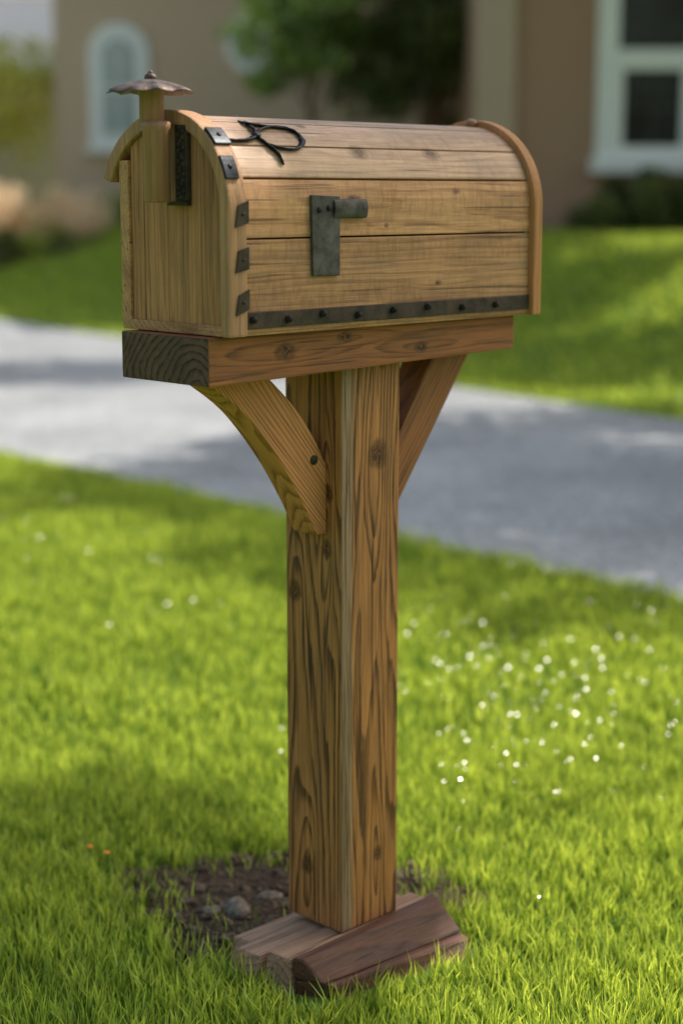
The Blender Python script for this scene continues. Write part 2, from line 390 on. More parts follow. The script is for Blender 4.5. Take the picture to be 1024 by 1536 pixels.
# ------------------------------------------------------------ mailbox
UO, WO = .328, .1235
def P(u, w, z): return Vector((u-UO, w-WO, z+H))
def bb(bm, u0, u1, w0, w1, z0, z1, **k): boxx(bm, u0-UO, u1-UO, w0-WO, w1-WO, z0+H, z1+H, **k)
root = empty('mailbox', (bx0, by0, 0), R(44.5))
tag(root, 'rustic wooden barrel-top mailbox with dark iron fittings on a square timber post', 'mailbox')
m_side = wood('wood_side', 'X', (.74,.40,.195), (.28,.125,.055), 46, P(0,.07,-.03), warp=.035, stretch=.10, amount=.75, fib=.42, stain=.55, stainc=(.29,.125,.05), gray=.42, grayc=(.28,.19,.135), vary=.25, figure=.42, cracks=.6, knots=[(P(.235,.004,-.01),.0065,1.8),(P(.33,.0,-.16),.004,2.0),(P(.45,.004,.004),.0055,1.5),(P(.41,.004,-.13),.0035,2),(P(.30,.004,-.045),.003,1.5)])
m_roof = wood('wood_roof', 'X', (.68,.43,.28), (.25,.145,.085), 42, P(0,.08,-.06), warp=.035, stretch=.10, amount=.5, fib=.48, stain=.7, stainc=(.20,.11,.065), gray=.55, grayc=(.33,.24,.185), rough=.42, vary=.25, figure=.35, cracks=.6, knots=[(P(.27,.03,.06),.011,1.3),(P(.42,.03,.06),.010,1.5),(P(.2,.075,.095),.006,1.4)])
m_door = wood('wood_door', 'Z', (.62,.30,.13), (.20,.085,.034), 44, P(.06,.13,0), warp=.03, amount=.65, fib=.45, stain=.5, stainc=(.16,.07,.033), gray=.3, grayc=(.26,.16,.10), vary=.3, cracks=.6, knots=[(P(.0,.10,-.15),.005,2),(P(.0,.05,.03),.004,1.5)])
m_trim = wood('wood_trim', 'Z', (.52,.285,.15), (.20,.10,.05), 34, P(.1,.1,0), warp=.03, amount=.45, fib=.5, stain=.4, stainc=(.17,.085,.048), gray=.35)
m_rtrim = wood('wood_rear_trim', 'Z', (.56,.25,.095), (.25,.105,.04), 34, P(.1,.1,0), warp=.03, amount=.45, fib=.45, stain=.3, gray=.3)
m_beam = wood('wood_beam', 'X', (.56,.205,.068), (.14,.048,.018), 44, P(0,.09,-.20), warp=.045, stretch=.11, amount=.8, fib=.45, stain=.5, stainc=(.10,.04,.02), gray=.3, grayc=(.22,.13,.09), vary=.4, cracks=.6, knots=[(P(.125,.03,-.215),.010,1.5),(P(.24,.03,-.20),.006,2),(P(.40,.03,-.225),.006,2)])
m_end = wood('wood_end_grain', 'X', (.22,.125,.085), (.022,.013,.010), 26, P(0,.06,-.27), warp=.035, stretch=.1, amount=1.0, fib=.2, stain=.5, stainc=(.055,.03,.022), rough=.85, fine=120, gray=.45, grayc=(.13,.075,.052), bump=.8, vary=.6)
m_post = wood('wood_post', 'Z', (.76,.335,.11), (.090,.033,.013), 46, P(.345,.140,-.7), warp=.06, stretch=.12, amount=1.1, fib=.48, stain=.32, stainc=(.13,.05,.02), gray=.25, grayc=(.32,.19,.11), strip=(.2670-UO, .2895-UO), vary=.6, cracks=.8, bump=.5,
              knots=[(P(.342,.062,-.385),.0155,1.15),(P(.2665,.165,-.60),.012,1.1),(P(.2665,.095,-.525),.009,1.3),(P(.2665,.14,-1.04),.010,1.2),(P(.35,.062,-.24),.009,1.4),(P(.345,.062,-1.02),.007,1.5),(P(.2665,.09,-.44),.007,1.6)])
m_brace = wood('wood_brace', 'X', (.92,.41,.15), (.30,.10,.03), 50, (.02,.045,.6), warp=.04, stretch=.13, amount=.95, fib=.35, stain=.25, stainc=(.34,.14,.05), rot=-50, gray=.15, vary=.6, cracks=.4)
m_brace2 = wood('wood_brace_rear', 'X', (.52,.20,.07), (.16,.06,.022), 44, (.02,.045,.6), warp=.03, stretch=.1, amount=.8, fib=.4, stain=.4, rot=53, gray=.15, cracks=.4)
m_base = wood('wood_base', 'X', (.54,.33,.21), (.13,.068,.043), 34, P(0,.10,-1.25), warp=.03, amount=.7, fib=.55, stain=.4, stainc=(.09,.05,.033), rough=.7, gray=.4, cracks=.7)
m_bfront_shade = wood('wood_base_front_shade', 'X', (.20,.082,.050), (.050,.021,.015), 38, P(0,.10,-1.25), warp=.035, amount=.7, fib=.6, stain=.5, stainc=(.04,.019,.013), rough=.6, gray=.45, grayc=(.17,.11,.085), cracks=.8, bump=.7)  # base wood darkened, the shade on the front face is in this colour
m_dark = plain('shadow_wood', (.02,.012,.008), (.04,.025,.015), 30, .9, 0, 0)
m_iron = plain('iron', (.032,.025,.021), (.095,.068,.052), 45, .6, .35, .6, .0014, 6)
m_worn = plain('worn_iron', (.035,.033,.033), (.15,.14,.135), 38, .6, .3, .8, .0018, 7)
m_black = plain('black_iron', (.008,.010,.014), (.04,.045,.055), 50, .42, .8, .3, .001)
m_stud = plain('stud_iron', (.010,.009,.009), (.04,.035,.032), 60, .6, .4, .4, .001)
m_rust = plain('rusty_metal', (.06,.046,.042), (.25,.175,.145), 60, .5, .5, .9, .0025, 6)
m_peg = wood('wood_peg', 'Z', (.46,.235,.125), (.18,.08,.043), 30, P(-.1,.15,0), warp=.03, amount=.4, fib=.35, stain=.5, stainc=(.13,.06,.036), rough=.42, gray=.4)

# outline of the barrel cross-section; th 0 = near side, 90 = ridge, beyond = far side
def arc(th, off=0.0):
    th = R(th)
    if th <= math.pi/2: w = .13-(.13-off)*math.cos(th); z = -.02+(.13-off)*math.sin(th)
    else: w = .13-(.146-off)*math.cos(th); z = -.02+(.13-off)*math.sin(th)
    return w, z
def slab(bm, prof_o, prof_i, u0, u1, **k):
    pts = prof_o+list(reversed(prof_i))
    prism(bm, [P(u0, w, z) for w, z in pts], [P(u1, w, z) for w, z in pts], **k)
ZB = -.183
bm = newbm()
bb(bm, .03, .62, .006, .019, ZB, -.0605, tone=.21, bev=.0018)
slab(bm, [(.006,-.0582)]+[arc(t, .006) for t in (0, 6, 12, 18)], [(.019,-.0582)]+[arc(t, .019) for t in (0, 6, 12, 18)], .03, .62, tone=.70, bev=.0018, smooth=False)
link('side_wall', bm, m_side, root)
bm = newbm(); bb(bm, .004, .62, .216, .236, ZB, .045, tone=.3); link('side_wall', bm, m_side, root)
bm = newbm()
cuts = [18.9, 42, 68, 96, 124, 158]
for i, (a, b_) in enumerate(zip(cuts, cuts[1:])):
    ts = np.linspace(a+.5, b_-.5, 8)
    slab(bm, [arc(t, .006) for t in ts], [arc(t, .018) for t in ts], .03, .62, tone=[.15,.83,.4,.55,.7][i], bev=.002, smooth=False)
link('roof', bm, m_roof, root)
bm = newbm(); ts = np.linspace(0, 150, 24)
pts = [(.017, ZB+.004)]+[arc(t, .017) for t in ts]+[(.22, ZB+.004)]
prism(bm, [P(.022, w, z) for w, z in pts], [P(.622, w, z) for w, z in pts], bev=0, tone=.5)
link('dark_core', bm, m_dark, root)  # solid core in a shadow colour so the plank gaps stay dark
bm = newbm(); bb(bm, .004, .64, .008, .234, ZB-.004, ZB+.010, tone=.4); link('floor_board', bm, m_side, root)
def ring(u0, u1, o, i_, endth, m):
    bm = newbm(); n = 44
    outer = [(o, ZB-.004)]+[arc(t, o) for t in np.linspace(0, endth, n)]
    inner = [(i_, ZB-.004)]+[arc(t, i_) for t in np.linspace(0, endth, n)]
    pts = outer+list(reversed(inner))
    t = bmesh.new(); A = [t.verts.new(P(u0, w, z)) for w, z in pts]; B = [t.verts.new(P(u1, w, z)) for w, z in pts]; k = len(outer); K = len(pts)
    for j in range(k-1):
        t.faces.new((A[j], A[j+1], A[K-2-j], A[K-1-j])); t.faces.new((B[j], B[j+1], B[K-2-j], B[K-1-j]))
    for j in range(K): 
        f = t.faces.new((A[j], A[(j+1) % K], B[(j+1) % K], B[j])); f.smooth = False
    bmesh.ops.recalc_face_normals(t, faces=t.faces[:])
    es = [e for e in t.edges if len(e.link_faces) == 2 and e.calc_face_angle(0) > .6]
    bmesh.ops.bevel(t, geom=es, offset=.003, segments=2, profile=.6, affect='EDGES', clamp_overlap=True)
    for f in t.faces: f.smooth = False
    merge(bm, t, .35)
    return link('arch_trim', bm, m, root)
front = ring(0, .032, 0, .019, 162, m_trim); front['label'] = 'front arched trim board with iron corner plates'
rear = ring(.620, .640, -.004, .012, 162, m_rtrim); rear['label'] = 'reddish rear arched trim board'
bm = newbm()
def topz(w, off=.0195):
    a = (.13-off) if w < .13 else (.146-off)
    c_ = min(1, abs(w-.13)/a); return -.02+(.13-off)*math.sqrt(max(0, 1-c_*c_))
for w0, w1, t in ((.0205,.0650,.2),(.0656,.135,.45),(.1356,.186,.7),(.1872,.2145,.1)):
    ws = np.linspace(w0, w1, 10)
    pts = [(w0, ZB+.006)]+[(w, topz(w)) for w in ws]+[(w1, ZB+.006)]
    prism(bm, [P(.008, w, z) for w, z in pts], [P(.022, w, z) for w, z in pts], bev=.0008, tone=t, seg=1)
door = link('door', bm, m_door, root)
bm = newbm(); bb(bm, .0, .008, .083, .108, -.010, .090, tone=.5, bev=.001)
bb(bm, -.002, .0075, .083, .124, -.016, -.0105, tone=.2, bev=.001)
for i in range(22):
    z = -.005+i*.0043; dome(bm, P(-.0005, .0955+.0065*math.sin(i*2.4), z), .0034, (-1,0,0), .7, n=8)
link('strap_hinge', bm, m_iron, door)
bm = newbm()
lathe(bm, P(-.024,.116,0), [(.0165,-.012),(.018,-.010),(.018,.080),(.0198,.084),(.0198,.091),(.016,.094)], 28, tone=.3)
lathe(bm, P(-.024,.125,0), [(.0160,.086),(.0168,.089),(.0162,.125),(.0185,.132),(.0205,.141)], 28, tone=.8)
peg = link('pipe_finial', bm, m_peg, root)
bm = newbm()
wob = lambda a, r: 1+(.07*math.sin(9*a)+.05*math.sin(5*a+1))*(r/.055)
lathe(bm, P(-.022,.128,0), [(.012,.139),(.030,.1385),(.050,.134),(.0555,.1325),(.0555,.1340),(.048,.138),(.030,.1435),(.012,.1475),(.004,.1485)], 72, wob=wob)
hat = link('hat', bm, m_rust, peg)
bm = newbm(); dome(bm, P(-.022,.128,.150), .0085, flat=.75); dome(bm, P(-.022,.128,.1560), .0035, flat=1); link('knob', bm, m_rust, peg)
bm = newbm(); dome(bm, P(.612,.122,.109), .010, flat=.7); link('ridge_knob', bm, m_peg, root)
def plate(z0, z1, sk):
    bm = newbm()
    A = [P(.010, -.0005, z0), P(.0335, -.0005, z0+sk), P(.0335, -.0005, z1), P(.015, -.0005, z1-sk)]
    B = [v+Vector((0,-.0020,0)) for v in A]
    prism(bm, A, B, bev=.0008); dome(bm, P(.0235, -.0025, (z0+z1)/2), .0028, (0,-1,0)); link('corner_plate', bm, m_iron, front)
plate(-.044,-.009,.006); plate(-.103,-.069,.005); plate(-.159,-.124,.008)
def cplate(t0, t1, u0, u1):
    bm = newbm(); ts = np.linspace(t0, t1, 6)
    slab(bm, [arc(t, -.004) for t in ts], [arc(t, .0004) for t in ts], u0, u1, bev=.001)
    w, z = arc((t0+t1)/2, -.004); dome(bm, P((u0+u1)/2, w, z), .0035, (0,-math.cos(R((t0+t1)/2)), math.sin(R((t0+t1)/2))))
    link('corner_plate', bm, m_black, front)
cplate(17, 31, -.001, .022); cplate(39, 52, .002, .030)
strip_bm = newbm(); bb(strip_bm, .033, .618, .0026, .0058, -.1775, -.1555, bev=.001); strip = link('iron_strip', strip_bm, m_iron, root)
for xx in (380,433,485,538,591,643,695,745):
    a = (xx-512)/F; uu = (.146+a*2.175)/(.713-.689*a)
    bm = newbm(); z = -.166+.003*math.sin(xx)
    tube(bm, [P(uu,.003,z), P(uu,-.002,z)], .0050, 8); dome(bm, P(uu,-.002,z+.001), .0044, (0,-1,.3), .8); link('bolt', bm, m_stud, strip)
bm = newbm(); A = [P(.152,.0055,-.111), P(.203,.0055,-.112), P(.203,.0055,-.004), P(.149,.0055,-.002)]
prism(bm, A, [v+Vector((0,-.005,0)) for v in A], bev=.0012); fl = link('flag_bracket', bm, m_worn, root)
bm = newbm()
prof = [(.0055,-.034)]+[(.0012-.0045*math.sin(t), -.0208-.0132*math.cos(t)) for t in np.linspace(0.15, math.pi-.15, 12)]+[(.0055,-.0075)]
prism(bm, [P(.190, w, z) for w, z in prof], [P(.2545, w, z) for w, z in prof], bev=.0018, seg=3); link('flag_arm', bm, m_worn, fl)
for uu, zz in ((.163,-.022),(.181,-.020)):
    bm = newbm(); dome(bm, P(uu,-.000,zz), .0042, (0,-1,0)); link('rivet', bm, m_stud, fl)
UU, TT = np.meshgrid(np.linspace(0, .5, 260), np.linspace(5, 100, 230))
def surf(uu, th, off=.0):
    w = .13-(.13-off)*np.cos(np.radians(th)); z = -.02+(.13-off)*np.sin(np.radians(th)); return w, z
WW, ZZ = surf(UU, TT)
Xw = -.146+.713*UU-.701*WW; Yw = 2.199+.701*UU+.713*WW
DD = Yw*cp-ZZ*sp; PX = 512+F*Xw/DD; PY = 768-F*(Yw*sp+ZZ*cp)/DD
def onroof(px, py, off=.0035):
    k = np.argmin((PX-px)**2+(PY-py)**2); u_, t_ = UU.ravel()[k], TT.ravel()[k]
    w, z = surf(u_, t_, off); return P(u_, float(w), float(z))
def smooth_path(pts, n=6):
    pts = [Vector(p) for p in pts]; out = []
    for i in range(len(pts)-1):
        p0 = pts[max(i-1, 0)]; p1 = pts[i]; p2 = pts[i+1]; p3 = pts[min(i+2, len(pts)-1)]
        for k in range(n):
            t = k/n; out.append(.5*((2*p1)+(-p0+p2)*t+(2*p0-5*p1+4*p2-p3)*t*t+(-p0+3*p1-3*p2+p3)*t**3))
    return out+[pts[-1]]
bm = newbm()
for pl, r_ in (([(326,199),(340,206),(362,207),(378,205),(385,197),(375,184),(352,170)], .0052),
           ([(384,200),(392,190),(412,186),(437,191),(453,202),(455,213),(444,221),(422,219),(402,212),(388,203)], .0047),
           ([(386,200),(402,214),(420,229),(428,245)], .005), ([(340,172),(366,180),(388,184),(420,188),(440,192)], .0038), ([(268,167),(290,170),(312,176)], .0036)):
    q = smooth_path([onroof(*p) for p in pl]); rr = [r_*(.5+.5*math.sin(math.pi*min(1, max(0, i/(len(q)-1))))**.6)*(1+.12*math.sin(i*1.7)) for i in range(len(q))]
    tube(bm, q, rr, 8, flat=.45)
dome(bm, onroof(386,201,.001), .006, (0,-.5,.8), .5)
link('scroll_ornament', bm, m_black, root)

bm = newbm()
A = [P(-.0126,.029,-.254), P(-.0126,.218,-.254), P(-.0126,.218,-.1885), P(-.0126,.029,-.1885)]
B = [P(.6155,.029,-.241), P(.6155,.218,-.241), P(.6155,.218,-.1885), P(.6155,.029,-.1885)]
prism(bm, A, B, bev=.003, tone=.0)
beam = link('crossbeam', bm, [m_beam, m_end], root)
for p in beam.data.polygons:
    if p.normal.x < -.9: p.material_index = 1
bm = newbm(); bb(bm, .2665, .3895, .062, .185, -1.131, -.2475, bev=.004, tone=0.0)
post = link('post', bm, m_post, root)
low = smooth_path([(.031,-.2538,0),(.105,-.305,0),(.172,-.380,0),(.222,-.455,0),(.246,-.500,0)], 5)
upp = smooth_path([(.2663,-.397,0),(.235,-.345,0),(.195,-.297,0),(.145,-.2515,0)], 4)
pts = [(p.x, p.y) for p in low]+[(.2663,-.500)]+[(p.x, p.y) for p in upp]
bm = newbm(); prism(bm, [P(u, .094, z) for u, z in pts], [P(u, .145, z) for u, z in pts], bev=.0025, tone=0)
br = link('brace', bm, m_brace, root); br['label'] = 'curved light front brace'
bm = newbm(); dome(bm, P(.240,.0935,-.386), .0075, (0,-1,0), .4); link('nail', bm, m_iron, br)
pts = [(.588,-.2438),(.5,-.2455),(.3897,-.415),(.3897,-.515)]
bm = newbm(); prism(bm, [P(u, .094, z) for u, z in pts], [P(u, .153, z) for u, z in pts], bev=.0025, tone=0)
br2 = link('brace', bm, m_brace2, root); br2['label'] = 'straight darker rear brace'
def hexa(bm, lo, hi, **k): prism(bm, [P(*p) for p in lo], [P(*p) for p in hi], **k)
for (u0, u1, w0, w1, t, dz) in ((.128,.455,.108,.160,.1,.008),(.142,.466,.0535,.101,.6,0),(.16,.44,.163,.20,.3,.014)):
    bm = newbm(); hexa(bm, [(u0-.008,w0,-1.21),(u1,w0,-1.21),(u1+.006,w1,-1.21),(u0-.014,w1,-1.21)], [(u0+.01,w0,-1.132-dz),(u1,w0,-1.132-dz),(u1-.004,w1,-1.132-dz),(u0+.004,w1,-1.132-dz)], bev=.005, tone=t)
    link('base_plank', bm, m_base, root)
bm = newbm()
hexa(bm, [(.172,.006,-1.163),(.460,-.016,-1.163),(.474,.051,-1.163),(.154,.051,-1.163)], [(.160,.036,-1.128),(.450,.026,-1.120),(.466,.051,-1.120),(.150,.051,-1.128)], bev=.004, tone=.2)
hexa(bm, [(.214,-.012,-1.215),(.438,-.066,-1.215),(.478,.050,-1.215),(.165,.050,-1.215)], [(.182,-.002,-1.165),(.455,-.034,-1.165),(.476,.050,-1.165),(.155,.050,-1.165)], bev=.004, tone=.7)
bf = link('base_plank', bm, m_bfront_shade, root); bf['label'] = 'sloping front base timber, shade painted into its dark colour'

# ------------------------------------------------------------ foliage
def leafcloud(name, cs, n, size, m, parent=None):
    cs = np.array(cs); wts = cs[:, 3]**2; k = rng.choice(len(cs), n, p=wts/wts.sum())
    d = rng.standard_normal((n, 3)); d /= np.linalg.norm(d, axis=1)[:, None]
    rr = rng.random(n)**.45
    c = cs[k, :3]+d*(rr*cs[k, 3])[:, None]*np.array([1,1,.8])
    a = rng.standard_normal((n, 3)); a /= np.linalg.norm(a, axis=1)[:, None]
    b_ = np.cross(a, rng.standard_normal((n, 3))); b_ /= np.linalg.norm(b_, axis=1)[:, None]
    s = size*rng.uniform(.6, 1.3, n)[:, None]
    V = np.stack([c-a*s, c+b_*s*.45, c+a*s, c-b_*s*.45], 1).reshape(-1, 3)
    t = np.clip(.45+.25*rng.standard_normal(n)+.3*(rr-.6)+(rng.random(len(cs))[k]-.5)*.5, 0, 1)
    return raw_mesh(name, V, np.full(n, 4), np.arange(4*n), m, np.repeat(t, 4), parent)
m_bark = plain('bark', (.10,.06,.04), (.30,.19,.13), 22, .9, 0, .8, .02)
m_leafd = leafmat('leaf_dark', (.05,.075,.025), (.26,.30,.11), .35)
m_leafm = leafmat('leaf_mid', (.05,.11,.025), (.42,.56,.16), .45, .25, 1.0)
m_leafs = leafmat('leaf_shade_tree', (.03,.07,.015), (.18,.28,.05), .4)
m_leafy = leafmat('leaf_yellow', (.45,.45,.10), (.95,.90,.38), .5)
m_flow = leafmat('blossom', (.92,.72,.46), (1.0,.90,.76), .5, tcol=(1.0,.93,.82))
def tree(name, label, x, y, h, cr, cz, n, size, m, nc=26, group=None, trunk_r=.13, limb=(.45,.8), zs=.85):
    z0 = float(hgt(np.array(x), np.array(y)))
    r = empty(name, (x, y, z0)); tag(r, label, 'tree', group)
    bm = newbm(); top = Vector((.1,.05,cz-cr*.1))
    tube(bm, smooth_path([(0,0,-.1),(.05,.02,cz*.3),(-.04,.06,cz*.6),top]), [trunk_r*(1-.6*i/18) for i in range(19)], 10)
    cs = []
    for i in range(nc):
        th = random.uniform(0, 6.28); e = random.uniform(-.8, 1); q = random.uniform(.35, .85)*cr
        c_ = Vector((math.cos(th)*q*math.sqrt(1-e*e*.8), math.sin(th)*q*math.sqrt(1-e*e*.8), cz+e*q*zs)); cs.append((*c_, cr*random.uniform(.2, .38)))
        if i < 10:
            s0 = Vector((0,.04,cz*random.uniform(*limb))); mid = s0.lerp(c_, .5)+Vector((0,0,.12*cr)); tube(bm, smooth_path([s0, mid, c_], 4), [trunk_r*.4*(1-.09*k) for k in range(9)], 7)
    link('trunk', bm, m_bark, r)
    leafcloud('crown', cs, n, size, m, r)
    return r
def shrub(name, label, x, y, w, d, h, n, size, m, cat='shrub', group=None, z=None):
    z0 = float(hgt(np.array(x), np.array(y))) if z is None else z
    r = empty(name, (x, y, z0)); tag(r, label, cat, group)
    cs = []; bm = newbm(); nc = max(8, int(w/.22)*3)
    for i in range(nc):
        cx = random.uniform(-.5, .5)*w; cy = random.uniform(-.5, .5)*d; k = 1-.45*(2*cx/w)**2
        cz = random.uniform(.2, .82)*h*k; cs.append((cx, cy, cz, min(.3, .24*h+.06)))
        tube(bm, [(cx*.3, cy*.3, -.03), (cx*.7, cy*.7, cz*.6), (cx, cy, cz)], [.018,.012,.006], 5)
    link('stem', bm, m_bark, r); leafcloud('foliage', cs, n, size, m, r); return r
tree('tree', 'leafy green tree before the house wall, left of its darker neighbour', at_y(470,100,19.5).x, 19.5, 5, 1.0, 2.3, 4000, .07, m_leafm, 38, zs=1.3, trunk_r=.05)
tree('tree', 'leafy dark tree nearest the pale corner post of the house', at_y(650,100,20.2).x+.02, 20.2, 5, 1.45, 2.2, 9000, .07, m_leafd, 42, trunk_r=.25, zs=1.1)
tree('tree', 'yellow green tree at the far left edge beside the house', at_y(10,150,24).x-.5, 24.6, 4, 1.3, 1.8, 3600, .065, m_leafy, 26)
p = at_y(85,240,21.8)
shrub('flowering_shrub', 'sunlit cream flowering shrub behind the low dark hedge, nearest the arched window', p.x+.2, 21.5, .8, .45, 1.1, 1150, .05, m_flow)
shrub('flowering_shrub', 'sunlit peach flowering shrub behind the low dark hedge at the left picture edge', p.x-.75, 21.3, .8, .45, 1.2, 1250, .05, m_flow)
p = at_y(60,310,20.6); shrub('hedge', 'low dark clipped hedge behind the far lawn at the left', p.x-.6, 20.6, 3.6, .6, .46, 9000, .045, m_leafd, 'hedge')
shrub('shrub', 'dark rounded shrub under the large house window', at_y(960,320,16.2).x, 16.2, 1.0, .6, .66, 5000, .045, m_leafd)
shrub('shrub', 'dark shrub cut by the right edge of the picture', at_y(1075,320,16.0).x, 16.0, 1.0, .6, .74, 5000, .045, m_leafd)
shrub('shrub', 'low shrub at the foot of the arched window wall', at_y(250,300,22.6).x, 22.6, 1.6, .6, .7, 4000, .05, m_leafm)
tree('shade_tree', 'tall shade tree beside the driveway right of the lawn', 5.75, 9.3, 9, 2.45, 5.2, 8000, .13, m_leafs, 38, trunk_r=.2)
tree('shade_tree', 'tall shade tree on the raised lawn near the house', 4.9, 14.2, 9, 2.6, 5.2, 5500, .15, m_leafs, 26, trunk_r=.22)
tree('shade_tree', 'unseen slender tree right of the mailbox, added to shade the lower left lawn', 3.12, 4.38, 7, .80, 5.2, 4200, .08, m_leafs, 18, trunk_r=.026, limb=(.85,.98))  # out of view, thin trunk and high crown shaped for the lawn shadow

# ------------------------------------------------------------ house
m_stucco = plain('stucco', (.62,.45,.33), (.72,.53,.39), 25, .9, 0, .3, .01)
m_stuccod = plain('stucco_brown', (.43,.26,.175), (.50,.31,.215), 25, .9, 0, .3, .01)
m_white = plain('white_paint', (.92,.92,.94), (.96,.96,.97), 12, .5, 0, .05)
m_cream = plain('tan_trim', (.54,.39,.29), (.60,.45,.34), 12, .7, 0, .05)
m_roofs = plain('roof_shingle', (.09,.085,.08), (.20,.19,.18), 14, .9, 0, .6, .02)
m_glass = plain('window_glass', (.010,.014,.016), (.04,.055,.06), 1.2, .12, 0, 0, spec=.35)
m_glassl = plain('window_glass_pale', (.34,.42,.44), (.48,.54,.56), 1.2, .15, 0, 0, spec=.8)
m_munt = plain('dark_muntin', (.06,.055,.05), (.09,.085,.08), 12, .6, 0, .05)
HX, HY = at_y(85,200,24).x, 24
house = empty('house', (HX, HY, .8)); tag(house, 'tan stucco house with white framed windows behind the lawn', 'house')
def hb(name, x0, x1, y0, y1, z0, z1, m, parent=house, bev=.004):
    bm = newbm(); boxx(bm, x0-HX, x1-HX, y0-HY, y1-HY, z0-.8, z1-.8, bev=bev); return link(name, bm, m, parent)
XC = at_y(715,200,17).x
hb('wall', HX, XC+.6, 24, 24.25, .5, 5.0, m_stucco)
hb('wall', XC+.05, XC+.3, 17.25, 24, .5, 5.0, m_stuccod)
hb('wall', XC+.05, 14, 17, 17.25, .5, 5.0, m_stuccod)['label'] = 'brown projecting front wall'
hb('wall', HX, HX+.25, 24.25, 32, .5, 5.0, m_stucco)
hb('corner_board', XC, XC+.36, 16.9, 17.25, .5, 5.0, m_cream)
hb('foundation', XC+.36, 14, 16.93, 17, .4, 1.0, m_stuccod)
def roofpiece(x0, x1, y0, y1, z0, rise, par=house):
    bm = newbm(); A = [(x0,y0,z0),(x0,y1,z0+rise),(x0,y1,z0+rise+.18),(x0,y0,z0+.18)]
    A = [Vector(a)-Vector((HX,HY,.8)) for a in A]; prism(bm, A, [a+Vector((x1-x0,0,0)) for a in A], bev=.01); return link('roof', bm, m_roofs, par)
roofpiece(HX-.6, XC+.6, 23.6, 31, 4.95, 3); roofpiece(XC-.3, 14.5, 16.7, 26, 4.97, 3.6)
hb('gutter', HX-.6, XC+.5, 23.5, 23.6, 4.95, 5.1, m_white); hb('gutter', XC-.3, 14.5, 16.6, 16.7, 4.97, 5.12, m_white)
wx0, wx1, z0, z1, zm = at_y(892,200,17).x, at_y(1058,200,17).x, 1.45, 3.55, 2.48
win = hb('window', wx0+.2, wx1-.2, 16.965, 16.998, z0+.12, z1-.1, m_glass)
win['label'] = 'large white framed sash window'
def piece(n, a, b_, c_, d, y0=16.91, y1=17.0, m=m_white, par=win): return hb(n, a, b_, y0, y1, c_, d, m, par)
piece('frame', wx0, wx0+.2, z0, z1); piece('frame', wx1-.2, wx1, z0, z1); piece('frame', wx0+.2, wx1-.2, z1-.16, z1); piece('frame', wx0+.2, wx1-.2, z0+.08, z0+.2)
piece('sill', wx0-.05, wx1+.05, z0-.06, z0+.08, 16.86, 17.0)
piece('sash_rail', wx0+.2, wx1-.2, zm-.1, zm+.1, 16.925, 16.99)
piece('sash_rail', wx0+.2, wx0+.26, z0+.2, zm-.1, 16.93, 16.99); piece('sash_rail', wx1-.26, wx1-.2, z0+.2, zm-.1, 16.93, 16.99)
piece('muntin', (wx0+wx1)/2-.012, (wx0+wx1)/2+.012, z0+.2, zm-.1, 16.945, 16.963, m_munt); piece('muntin', wx0+.26, wx1-.26, 2.0, 2.024, 16.943, 16.961, m_munt)
ax0, ax1 = at_y(137,200,24).x, at_y(226,200,24).x; az0, az1 = 1.83, 3.50; rad = (ax1-ax0)/2; axc = (ax0+ax1)/2
def archpts(r, zb, zt): return [(axc-r, zb)]+[(axc-r*math.cos(t), zt-rad+r*math.sin(t)) for t in np.linspace(0, math.pi, 17)]+[(axc+r, zb)]
def archsolid(n, pts, y0, y1, m, par):
    bm = newbm(); prism(bm, [Vector((x-HX, y0-HY, z-.8)) for x, z in pts], [Vector((x-HX, y1-HY, z-.8)) for x, z in pts], bev=0); return link(n, bm, m, par)
aw = archsolid('window', archpts(rad, az0, az1), 23.93, 23.998, m_white, house); aw['label'] = 'white arched window'
archsolid('pane', archpts(rad*.52, az0+.18, az1), 23.915, 23.928, m_glassl, aw)
hb('muntin', axc-.02, axc+.02, 23.90, 23.913, az0+.18, az1-.25, m_white, aw); hb('muntin', axc-rad*.5, axc+rad*.5, 23.902, 23.9135, 2.6, 2.64, m_white, aw)
hb('sill', ax0-.06, ax1+.06, 23.88, 24, az0-.08, az0, m_white, aw)
c0 = at_y(372,65,24); bm = newbm()
A = [Vector((c0.x-HX+.33*math.cos(t), -.06, c0.z-.8+.42*math.sin(t))) for t in np.linspace(0, 2*math.pi, 9)[:-1]+math.pi/8]
prism(bm, A, [a+Vector((0,.058,0)) for a in A], bev=.005); ow = link('window', bm, m_white, house); ow['label'] = 'small pale eight sided window'
bm = newbm(); A = [Vector((c0.x-HX+.22*math.cos(t), -.075, c0.z-.8+.3*math.sin(t))) for t in np.linspace(0, 2*math.pi, 9)[:-1]+math.pi/8]
prism(bm, A, [a+Vector((0,.012,0)) for a in A], bev=0); link('pane', bm, m_glassl, ow)
# neighbouring house at the far left
nz = at_y(40,92,34); nh = empty('neighbour_house', (nz.x-2, 35, .8)); tag(nh, 'grey roofed neighbouring house seen past the left corner of the tan house', 'house')
bm = newbm(); boxx(bm, -5, 2.9, 0, 6, -.3, nz.z-.8, bev=.01); link('wall', bm, m_cream, nh)
bm = newbm(); zz = nz.z-.8; A = [Vector((-5.4,-.9,zz-.02)), Vector((-5.4,3,zz+1.7)), Vector((-5.4,6.9,zz-.02)), Vector((-5.4,6.9,zz-.2)), Vector((-5.4,-.9,zz-.2))]
prism(bm, A, [a+Vector((8.7,0,0)) for a in A], bev=.01); link('roof', bm, plain('grey_shingle', (.14,.15,.17), (.24,.26,.28), 8, .8, 0, .4, .02), nh)
bm = newbm(); boxx(bm, -5.5, 3.4, -1.05, -.92, zz-.2, zz+.05, bev=.01); link('gutter', bm, m_white, nh)

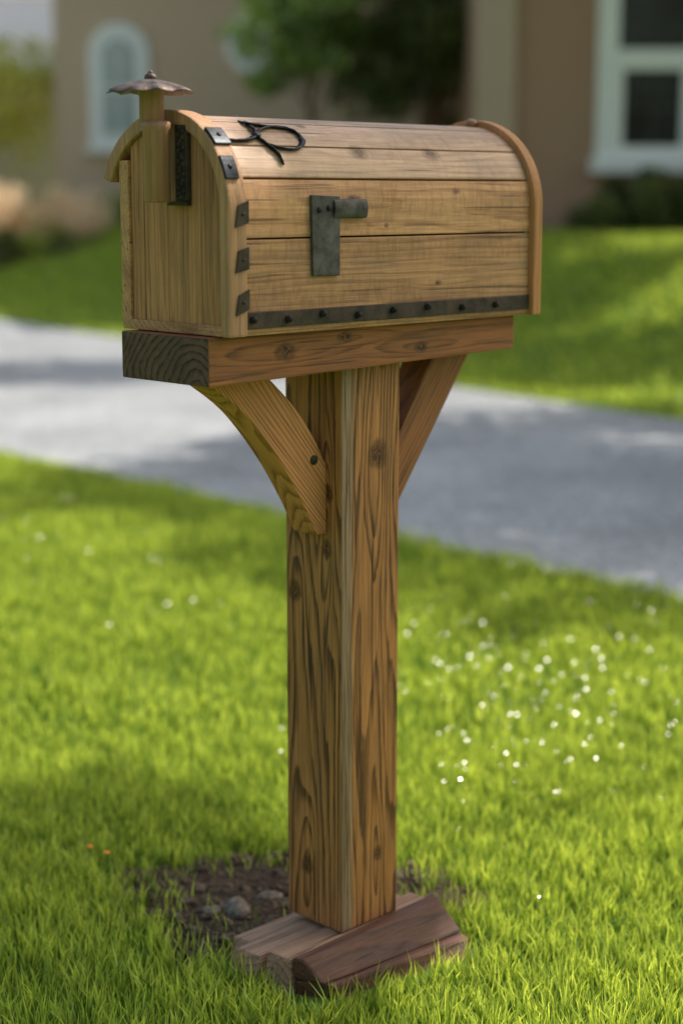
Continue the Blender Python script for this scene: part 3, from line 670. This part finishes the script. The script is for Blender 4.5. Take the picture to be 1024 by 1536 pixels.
# ------------------------------------------------------------ small flowers
m_or = plain('orange_petal', (.85,.22,.01), (.95,.35,.02), 40, .5, 0, 0); m_stem = plain('stem_green', (.05,.12,.02), (.08,.18,.03), 40, .6, 0, 0)
for px, py, lab in ((135,1270,'small orange flower in the lawn at the left, the left one of two'), (160,1279,'small orange flower in the lawn, the right one of two')):
    p = at_z(px, py, .055); r = empty('flower', (p.x, p.y, 0)); tag(r, lab, 'flower')
    bm = newbm(); tube(bm, [(0,0,0),(.002,0,.03),(0,0,.055)], .0008, 5); link('stem', bm, m_stem, r)
    bm = newbm()
    for k in range(6):
        a = k*math.pi/3; dome(bm, (.0035*math.cos(a), .0035*math.sin(a), .056), .003, (math.cos(a)*.4, math.sin(a)*.4, 1), .4, n=8)
    link('petals', bm, m_or, r)

# ------------------------------------------------------------ light
AZ, EL = R(27), R(50)
sun_dir = Vector((math.cos(AZ)*math.cos(EL), math.sin(AZ)*math.cos(EL), math.sin(EL)))
m_dew, nt, b = mat('dew'); b.inputs['Base Color'].default_value = (1,1,1,1); b.inputs['Metallic'].default_value = 1; b.inputs['Roughness'].default_value = .36
bm = newbm(); spots = []
for i in range(190): spots.append((random.gauss(770,140), random.gauss(1010,90)))
for i in range(36): spots.append((random.gauss(110,90), random.gauss(780,60)))
spots += [(645,913),(620,935),(653,990),(712,982),(730,968),(775,1072),(770,1108),(705,1110),(658,1100),(820,990),(862,1048),(880,1085),(740,1120),(832,1188),(808,1345),(372,934),(330,905),(165,937),(8,770),(30,762),(100,745),(40,780),(250,905),(290,900),(372,1287),(928,955),(960,1020)]
for px, py in spots:
    p = at_z(px, py, .056)
    if dnear(p.x, p.y) > -.05: continue
    vdir = (Vector((0,0,H))-p).normalized(); hv = (vdir+sun_dir).normalized()
    hv = (hv+Vector([random.gauss(0,.10) for _ in range(3)])).normalized()
    dome(bm, p, random.choice([.0007,.0009,.0012,.0015,.002,.0026]), hv, .12, n=8)  # flat metal discs aimed between sun and camera to make the glints
tag(link('dew', bm, m_dew), 'dew glints on the grass, flat mirror discs tilted to flash the sun', 'dew', kind='stuff')
sl = bpy.data.lights.new('sun', 'SUN'); sl.energy = 5.0; sl.angle = R(.5); sl.color = (1,.93,.81)
so = bpy.data.objects.new('sun', sl); COL.objects.link(so); so.rotation_euler = (-sun_dir).to_track_quat('-Z', 'Y').to_euler()
W = bpy.data.worlds.new('World'); S.world = W; W.use_nodes = True; nt = W.node_tree
sk = nt.nodes.new('ShaderNodeTexSky'); sk.sky_type = 'NISHITA'; sk.sun_disc = False; sk.sun_elevation = EL; sk.sun_rotation = math.pi/2-AZ
sk.dust_density = 4.5; sk.air_density = 2.2; sk.ozone_density = 1.6
nt.links.new(sk.outputs[0], nt.nodes['Background'].inputs[0]); nt.nodes['Background'].inputs[1].default_value = .15
cam = bpy.data.cameras.new('camera'); co = bpy.data.objects.new('camera', cam); COL.objects.link(co); S.camera = co
co.location = (0,0,H); co.rotation_euler = (math.pi/2-PITCH, 0, 0); cam.sensor_width = 36; cam.lens = F*36/1536; cam.clip_end = 2000; cam.clip_start = .05
cam.dof.use_dof = True; cam.dof.focus_distance = 2.35; cam.dof.aperture_fstop = 2.0
S.view_settings.view_transform = 'Standard'; S.view_settings.look = 'None'; S.view_settings.exposure = 0
